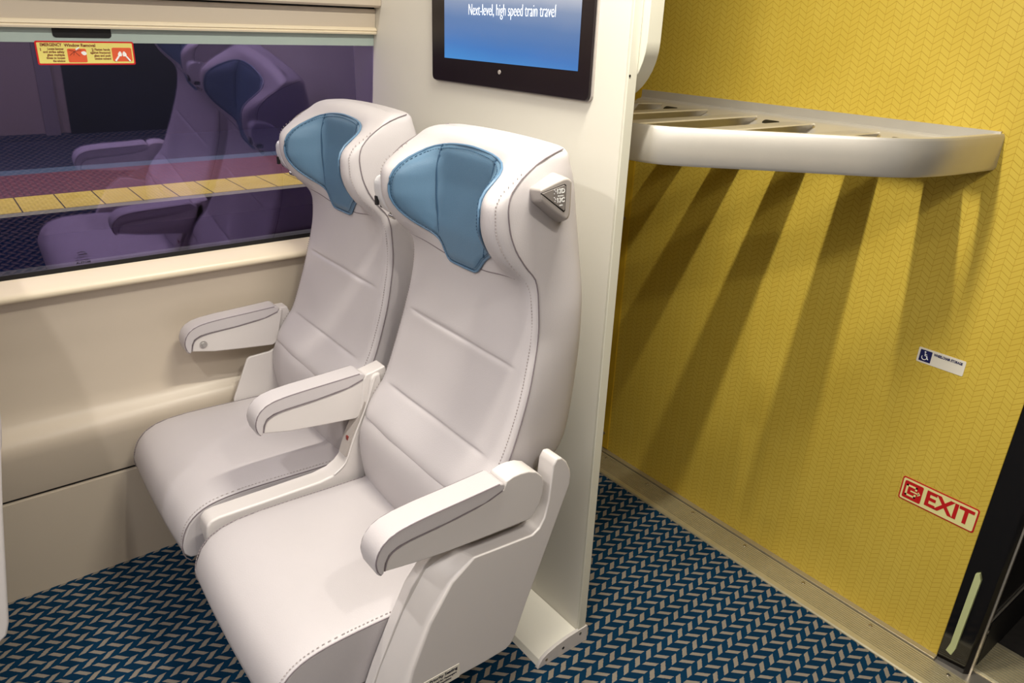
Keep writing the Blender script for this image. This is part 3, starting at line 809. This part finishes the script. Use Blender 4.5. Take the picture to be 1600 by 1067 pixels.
# priority seating sticker on the panel
ps = bmesh.new(); prism(ps, rrect(.485, .319, .628, .3555, .003), 0, 1.1958, 1.1966)
st = finish('priority_sticker', ps, M['sticker_white'], parent=seatA); st['label'] = 'white priority seating sticker'
text_mesh('lettering', 'Priority Seating', M['etch'], seatA, (1.1968, .589, .3475), .0100, '+X', width=.066, bold=.0003, depth=.0002).parent = seatA
text_mesh('lettering', 'Reserved for Passengers', M['etch'], seatA, (1.1968, .587, .3370), .0066, '+X', width=.066, bold=.0002, depth=.0002)
text_mesh('lettering', 'with Disabilities', M['etch'], seatA, (1.1968, .585, .3290), .0066, '+X', width=.045, bold=.0002, depth=.0002)
bm = bmesh.new(); box(bm, (1.1962, .520, .322), (1.1969, .548, .351)); finish('pictogram', bm, M['navy'], parent=seatA)

# window seat
seatW, backW = make_seat(.315, 'far grey leather seat with blue head pad, beside the window', False)
def wing_arm(parent):
    x0, x1 = .022, .080
    arm_parts(parent, x0, x1, housing=False)
    bm = bmesh.new(); cyl(bm, (.0775, .502, .682), 0, .0105, .0035, 24); cyl(bm, (.081, .502, .682), 0, .0065, .004, 20, .005); finish('recline_button', bm, M['metal_btn'], parent=parent)
    bm = bmesh.new(); prism(bm, [(.715, .63), (.724, .733), (.735, .742), (.758, .742), (.775, .70), (.765, .62)], 0, .028, .07); finish('arm_bracket', bm, M['plastic'], parent=parent, bevel=.003)
wing_arm(seatW)

# centre console with shared armrest
cs = empty('centre_armrest', (.6, .6, 0), 'shared grey padded armrest and white console between the two seats', 'armrest')
arm_parts(cs, .571, .628, housing=False)
con = [(.318, .400), (.312, .455), (.316, .480), (.326, .490), (.345, .494), (.457, .4935), (.590, .4940), (.628, .500), (.650, .512), (.664, .526), (.685, .581), (.724, .660), (.735, .700), (.742, .735), (.752, .745), (.768, .745), (.772, .70), (.74, .60), (.71, .45), (.68, .39), (.40, .375)]
bm = bmesh.new(); prism(bm, con, 0, .583, .6365); finish('console', bm, M['plastic'], parent=cs, bevel=.006, bseg=4)
bm = bmesh.new(); prism(bm, [(.6685, .536), (.6895, .590), (.716, .645), (.7265, .672), (.7235, .6750), (.710, .645), (.682, .590), (.662, .538)], 0, .596, .630); finish('buckle_recess', bm, M['grey_plastic'], parent=cs)
bm = bmesh.new(); box(bm, (.611, .676, .568), (.621, .6815, .585)); finish('tiny_label', bm, M['sticker_text'], parent=cs)
bm = bmesh.new(); tube(bm, smooth_poly([(.6362, .628, .501), (.6362, .650, .514), (.6362, .664, .528), (.6362, .685, .583), (.6362, .724, .662), (.6362, .740, .705), (.6362, .752, .738)], 1, False), .0024, 8)
finish('bead_trim', bm, M['plastic'], parent=cs)
bm = bmesh.new(); prism(bm, [(.712, .650), (.724, .735), (.733, .746), (.75, .749), (.785, .757), (.792, .73), (.76, .66)], 0, .583, .6285); finish('arm_bracket', bm, M['plastic'], parent=cs, bevel=.004)
# cantilever frame that carries the pair (fixed to the wall and floor)
bm = bmesh.new(); box(bm, (.02, .46, .235), (1.10, .52, .298)); box(bm, (.02, .62, .235), (1.10, .68, .298)); box(bm, (.50, .44, .0), (.58, .70, .24))
fr0 = tag(finish('seat_frame', bm, mat('frame_grey', rgb(90, 88, 92), .5, var=.05, vscale=20), bevel=.004, origin=(.55, .6, 0)), 'dark grey floor frame under the pair of seats', 'frame')

# the row in front: only its rear shells come near the frame
def copy_tree(o, parent=None):
    c = o.copy(); C.objects.link(c); c.parent = parent
    for ch in list(o.children): copy_tree(ch, c)
    return c
fr1 = copy_tree(fr0); fr1.location.y -= .99; fr1['label'] = 'dark grey floor frame of the row in front, left of the photo'
ra = copy_tree(seatW); ra.location.y -= .99; ra['label'] = 'pale seat of the row in front, rear shell cropped by the left photo edge'
ra['group'] = 'grey leather seats in the row in front'
bm = bmesh.new(); prism(bm, [(.004, .845), (-.037, .618), (-.069, .422), (-.080, .352), (-.090, .322), (-.108, .308), (-.16, .305), (-.21, .31), (-.17, .45), (-.13, .68), (-.10, .845)], 0, .085, .550)
finish('rear_shell', bm, M['plastic'], parent=ra, bevel=.006)

# ------------------------------------------------------------------ screen on the partition
tv = empty('display_screen', (.65, 1.105, 1.41), 'black framed passenger information screen lit blue on white partition', 'screen')
bm = bmesh.new(); prism(bm, rrect(.360, 1.4060, .9600, 1.86, .012), 1, 1.098, 1.1105); fr = finish('bezel', bm, M['tv_frame'], parent=tv, bevel=.0015)
bm = bmesh.new(); prism(bm, rrect(.3575, 1.4035, .9630, 1.8625, .014), 1, 1.1045, 1.1108); finish('surround', bm, M['grey_plastic'], parent=tv)
bm = bmesh.new(); v = [bm.verts.new(p) for p in ((.420, 1.0975, 1.462), (.924, 1.0975, 1.462), (.924, 1.0975, 1.782), (.420, 1.0975, 1.782))]; bm.faces.new(v)
me = bpy.data.meshes.new('display'); bmesh.ops.recalc_face_normals(bm, faces=bm.faces[:]); bmesh.ops.translate(bm, verts=bm.verts[:], vec=(-.420, -1.0975, -1.462)); bm.to_mesh(me); bm.free()
dsp = link('display', me, M['screen'], tv); dsp.location = Vector((.420, 1.0975, 1.462)) - tv.location
text_mesh('lettering', 'Next-level, high speed train travel', M['screen_text'], tv, (.6860, 1.0970, 1.5735), .036, '-Y', width=.318, depth=.0002, bold=-.0006)
bm = bmesh.new(); cyl(bm, (.655, 1.0965, 1.4425), 1, .0048, .002, 18); finish('sensor', bm, M['grey_plastic'], parent=tv)

# ------------------------------------------------------------------ signs
YS = 1.8688
ex = empty('exit_sign', (1.56, 1.869, .445), 'red and cream EXIT sign with arrow low on yellow wall', 'sign')
cxe, cze = 1.5585, .4445; W2, H2 = .0955, .0345
bm = bmesh.new(); prism(bm, rrect(cxe-W2, cze-H2, cxe+W2, cze+H2, .006), 1, YS, 1.8702); finish('sign_border', bm, M['red'], parent=ex)
bm = bmesh.new(); prism(bm, rrect(cxe-W2+.0035, cze-H2+.0035, cxe+W2-.0035, cze+H2-.0035, .004), 1, YS-.0006, YS+.0002); finish('sign_plate', bm, M['sign_cream'], parent=ex)
bm = bmesh.new(); prism(bm, rrect(cxe-.0875, cze-.0255, cxe-.0395, cze+.0255, .004), 1, YS-.0010, YS-.0004); finish('arrow_box', bm, M['red'], parent=ex)
bm = bmesh.new()
bx = lambda x0, z0, x1, z1: box(bm, (cxe+x0, YS-.0015, cze+z0), (cxe+x1, YS-.0009, cze+z1))
bx(-.0815, -.0165, -.0765, .0165); bx(-.0815, .0115, -.0535, .0165); bx(-.0815, -.0165, -.0535, -.0115); bx(-.0585, .006, -.0535, .0165); bx(-.0585, -.0165, -.0535, -.006)
bx(-.0690, -.0018, -.0470, .0018)
prism(bm, [(cxe-.0430, cze), (cxe-.0500, cze+.0065), (cxe-.0500, cze-.0065)], 1, YS-.0015, YS-.0009)
finish('arrow', bm, M['sign_cream'], parent=ex)
text_mesh('lettering', 'EXIT', M['red'], ex, (cxe+.0270, YS-.0010, cze), .0600, '-Y', width=.1165, bold=.0018, depth=.0003)

wc = empty('wheelchair_sign', (1.47, 1.869, .81), 'small white wheelchair storage sticker on yellow wall', 'sign')
cx_, cz_ = 1.4715, .8165
bm = bmesh.new(); prism(bm, rrect(cx_-.056, cz_-.0195, cx_+.056, cz_+.0195, .003), 1, YS, 1.8702); finish('sticker_plate', bm, M['sticker_white'], parent=wc)
bm = bmesh.new(); prism(bm, rrect(cx_-.051, cz_-.0150, cx_-.0225, cz_+.0150, .001), 1, YS-.0004, YS+.0002); finish('pictogram_box', bm, M['navy'], parent=wc)
bm = bmesh.new(); q = lambda a, b: (cx_-.0367+a, YS-.0008, cz_+b)
tube(bm, [q(.0045*math.cos(t)*1.35-.002, .0045*math.sin(t)*1.35-.0040) for t in [math.radians(150+ (250)*k/14) for k in range(15)]], .0009, 5)
tube(bm, [q(-.002, .0075), q(-.0012, .001), q(.0035, .0005), q(.0058, -.0060), q(.0080, -.0075)], .0011, 5)
tube(bm, [q(-.0018, .0045), q(.0035, .0042)], .0008, 5); cyl(bm, (q(-.0022, .0105)[0], YS-.0012, q(0, .0105)[2]), 1, .0019, .0008, 10)
finish('pictogram', bm, M['white_ink'], parent=wc)
text_mesh('lettering', 'WHEELCHAIR STORAGE', M['navy'], wc, (cx_+.0155, YS-.0003, cz_+.0102), .0090, '-Y', width=.068, bold=.0004, depth=.0002)

# emergency window removal sticker
em = empty('emergency_sticker', (-.029, .36, 1.448), 'red and yellow EMERGENCY Window Removal sticker on the window glass', 'sticker')
XG = -.0300
y0, y1, z0, z1 = .2530, .4655, 1.4210, 1.4750
bm = bmesh.new(); prism(bm, rrect(y0, z0, y1, z1, .004), 0, -.0298, -.0286); finish('sticker_border', bm, M['sticker_red'], parent=em)
bm = bmesh.new(); prism(bm, rrect(y0+.0035, z0+.0035, y1-.0035, z1-.0035, .002), 0, -.0288, -.0282); finish('sticker_plate', bm, M['sticker_yellow'], parent=em)
XT = -.0281
text_mesh('lettering', 'EMERGENCY', M['sticker_text'], em, (XT, .2855, 1.4662), .0098, '+X', width=.0450, bold=.0003, depth=.0002)
text_mesh('lettering', 'Window Removal', M['sticker_text'], em, (XT, .3465, 1.4655), .0098, '+X', width=.067, bold=.0003, depth=.0002)
for i, tx in enumerate(('Locate hammer', 'and strike safety', 'glass multiple', 'times to loosen', 'the window')):
    text_mesh('lettering', tx, M['sticker_text'], em, (XT, .3105-len(tx)*.00115-.0015, 1.4572-.0068*i), .0072, '+X', width=len(tx)*.0026, bold=.0002, depth=.0002)
for i, tx in enumerate(('Flatten hands', 'against fractured', 'glass and push', 'window outward')):
    text_mesh('lettering', tx, M['sticker_text'], em, (XT, .4100-len(tx)*.00125, 1.4562-.0070*i), .0072, '+X', width=len(tx)*.0026, bold=.0002, depth=.0002)
text_mesh('lettering', '1', M['sticker_text'], em, (XT, .2630, 1.4555), .009, '+X', bold=.0003, depth=.0002)
text_mesh('lettering', '2', M['sticker_text'], em, (XT, .3725, 1.4550), .009, '+X', bold=.0003, depth=.0002)
bm = bmesh.new(); prism(bm, rrect(.3175, 1.4270, .3580, 1.4580, .003), 0, -.0283, -.0279); finish('hammer_picture', bm, M['sticker_orange'], parent=em)
bm = bmesh.new()
for a, b in (((.333, 1.452), (.322, 1.443)), ((.333, 1.452), (.343, 1.441)), ((.333, 1.452), (.321, 1.455)), ((.333, 1.452), (.348, 1.455)), ((.333, 1.452), (.330, 1.443))):
    tube(bm, [(-.0278, *a), (-.0278, *b)], .0006, 5)
finish('crack_lines', bm, M['sticker_text'], parent=em)
bm = bmesh.new(); tube(bm, [(-.0277, .336, 1.4555), (-.0277, .344, 1.4610)], .0018, 6); prism(bm, smooth_poly([(.345, 1.450), (.355, 1.4535), (.360, 1.446), (.352, 1.442)], 1), 0, -.0280, -.0276)
finish('hand_picture', bm, M['white_ink'], parent=em)
bm = bmesh.new(); prism(bm, rrect(.4145, 1.4290, .4590, 1.4610, .004), 0, -.0283, -.0279); finish('push_picture', bm, M['sticker_orange'], parent=em)
bm = bmesh.new()
for s in (-1, 1):
    cy_ = .4370+s*.0055
    prism(bm, smooth_poly([(cy_-.004*s, 1.4400), (cy_+.003*s, 1.4420), (cy_+.005*s, 1.446), (cy_-.001*s, 1.4540), (cy_-.005*s, 1.4480)], 1), 0, -.0280, -.0276)
    tube(bm, [(-.0277, cy_+.002*s, 1.4420), (-.0277, cy_+.011*s, 1.4300)], .0022, 6)
finish('hands_picture', bm, M['white_ink'], parent=em)
em.location = (.0152, .3525, 1.4500); em.rotation_euler = (0, LEAN, 0); em.scale = (.98, .98, .98)

# ------------------------------------------------------------------ station platform outside
pf = empty('station_platform', (-6, 1, -.6), 'station platform with yellow tactile edge and maroon bricks beyond the window', 'platform')
bm = bmesh.new(); box(bm, (-5.0, -8, -.18), (-4.86, 14, -.002)); finish('platform_edge', bm, M['concrete'], parent=pf)
bm = bmesh.new(); box(bm, (-5.60, -8, -.18), (-4.99, 14, 0))
o = finish('tactile_strip', bm, M['tactile'], parent=pf)
o.data.transform(Matrix.Translation(pf.location)); o.location = -pf.location
bm = bmesh.new(); box(bm, (-6.70, -8, -.18), (-5.6, 14, -.001)); finish('brick_paving', bm, M['bricks'], parent=pf)
bm = bmesh.new(); box(bm, (-6.98, -8, -.18), (-6.70, 14, -.002)); finish('slate_paving', bm, M['platform_grey'], parent=pf)
bm = bmesh.new(); box(bm, (-8.95, -8, -.18), (-6.98, 14, -.003)); finish('dark_paving', bm, M['station_wall'], parent=pf)
bm = bmesh.new(); box(bm, (-5.3, -8, -1.3), (-5.2, 14, -.15)); finish('platform_face', bm, M['ballast'], parent=pf)
bm = bmesh.new(); box(bm, (-12, -8, -1.4), (-.12, 14, -1.3)); tag(finish('track_bed', bm, M['ballast']), 'dark track bed below the platform outside', 'ground')
bm = bmesh.new(); box(bm, (-9.1, -8, -.1), (-9, 14, 5)); tag(finish('station_wall', bm, M['station_wall']), 'dark blue station wall behind the platform', 'wall')
bm = bmesh.new(); box(bm, (-9.1, -8, 3.6), (-2.0, 14, 3.8)); tag(finish('station_canopy', bm, M['black_matte']), 'dark canopy over the station platform', 'canopy')

# ------------------------------------------------------------------ lights
def area(name, loc, size, power, col, rot=(0, 0, 0), sy=None):
    L = bpy.data.lights.new(name, 'AREA'); L.shape = 'RECTANGLE' if sy else 'SQUARE'; L.size = size
    if sy: L.size_y = sy
    L.energy = power; L.color = col; o = bpy.data.objects.new(name, L); C.objects.link(o); o.location = loc; o.rotation_euler = rot
    return o
def spot(name, loc, power, col, r=.02, ang=150, blend=.6):
    L = bpy.data.lights.new(name, 'SPOT'); L.energy = power; L.color = col; L.shadow_soft_size = r; L.spot_size = math.radians(ang); L.spot_blend = blend
    o = bpy.data.objects.new(name, L); C.objects.link(o); o.location = loc; return o
WARM = (1.0, .93, .80)
area('downlight_bay', (1.245, .90, 2.243), .026, 24, (1, .95, .82), sy=.45)
spot('downlight_aisle', (1.30, -.35, 2.242), 31, (1, .97, .94), .022)
spot('downlight_aisle', (1.30, -1.5, 2.242), 40, (1, .97, .94), .022)
spot('wall_fill_spot', (2.3, .55, 2.242), 32, (1, .94, .82), .03)  # added spot, set away from the door to light the yellow wall evenly
area('ceiling_strip_window', (.32, -1.4, 2.20), .10, 15, (1, .95, .88), sy=4.4)
area('aisle_fill', (2.35, -1.2, 2.23), .5, 34, (1, .97, .97), sy=4.5)  # broad soft fill added above the aisle for ambient brightness
area('platform_light', (-6.2, 2.0, 3.4), .6, 420, (1, .93, .80), sy=10)

w = bpy.data.worlds.new('world'); S.world = w; w.use_nodes = True
w.node_tree.nodes['Background'].inputs[0].default_value = (.02, .025, .05, 1); w.node_tree.nodes['Background'].inputs[1].default_value = .3
S.view_settings.view_transform = 'Standard'; S.view_settings.look = 'None'; S.view_settings.gamma = 1; S.view_settings.exposure = .13
S.view_settings.use_curve_mapping = False
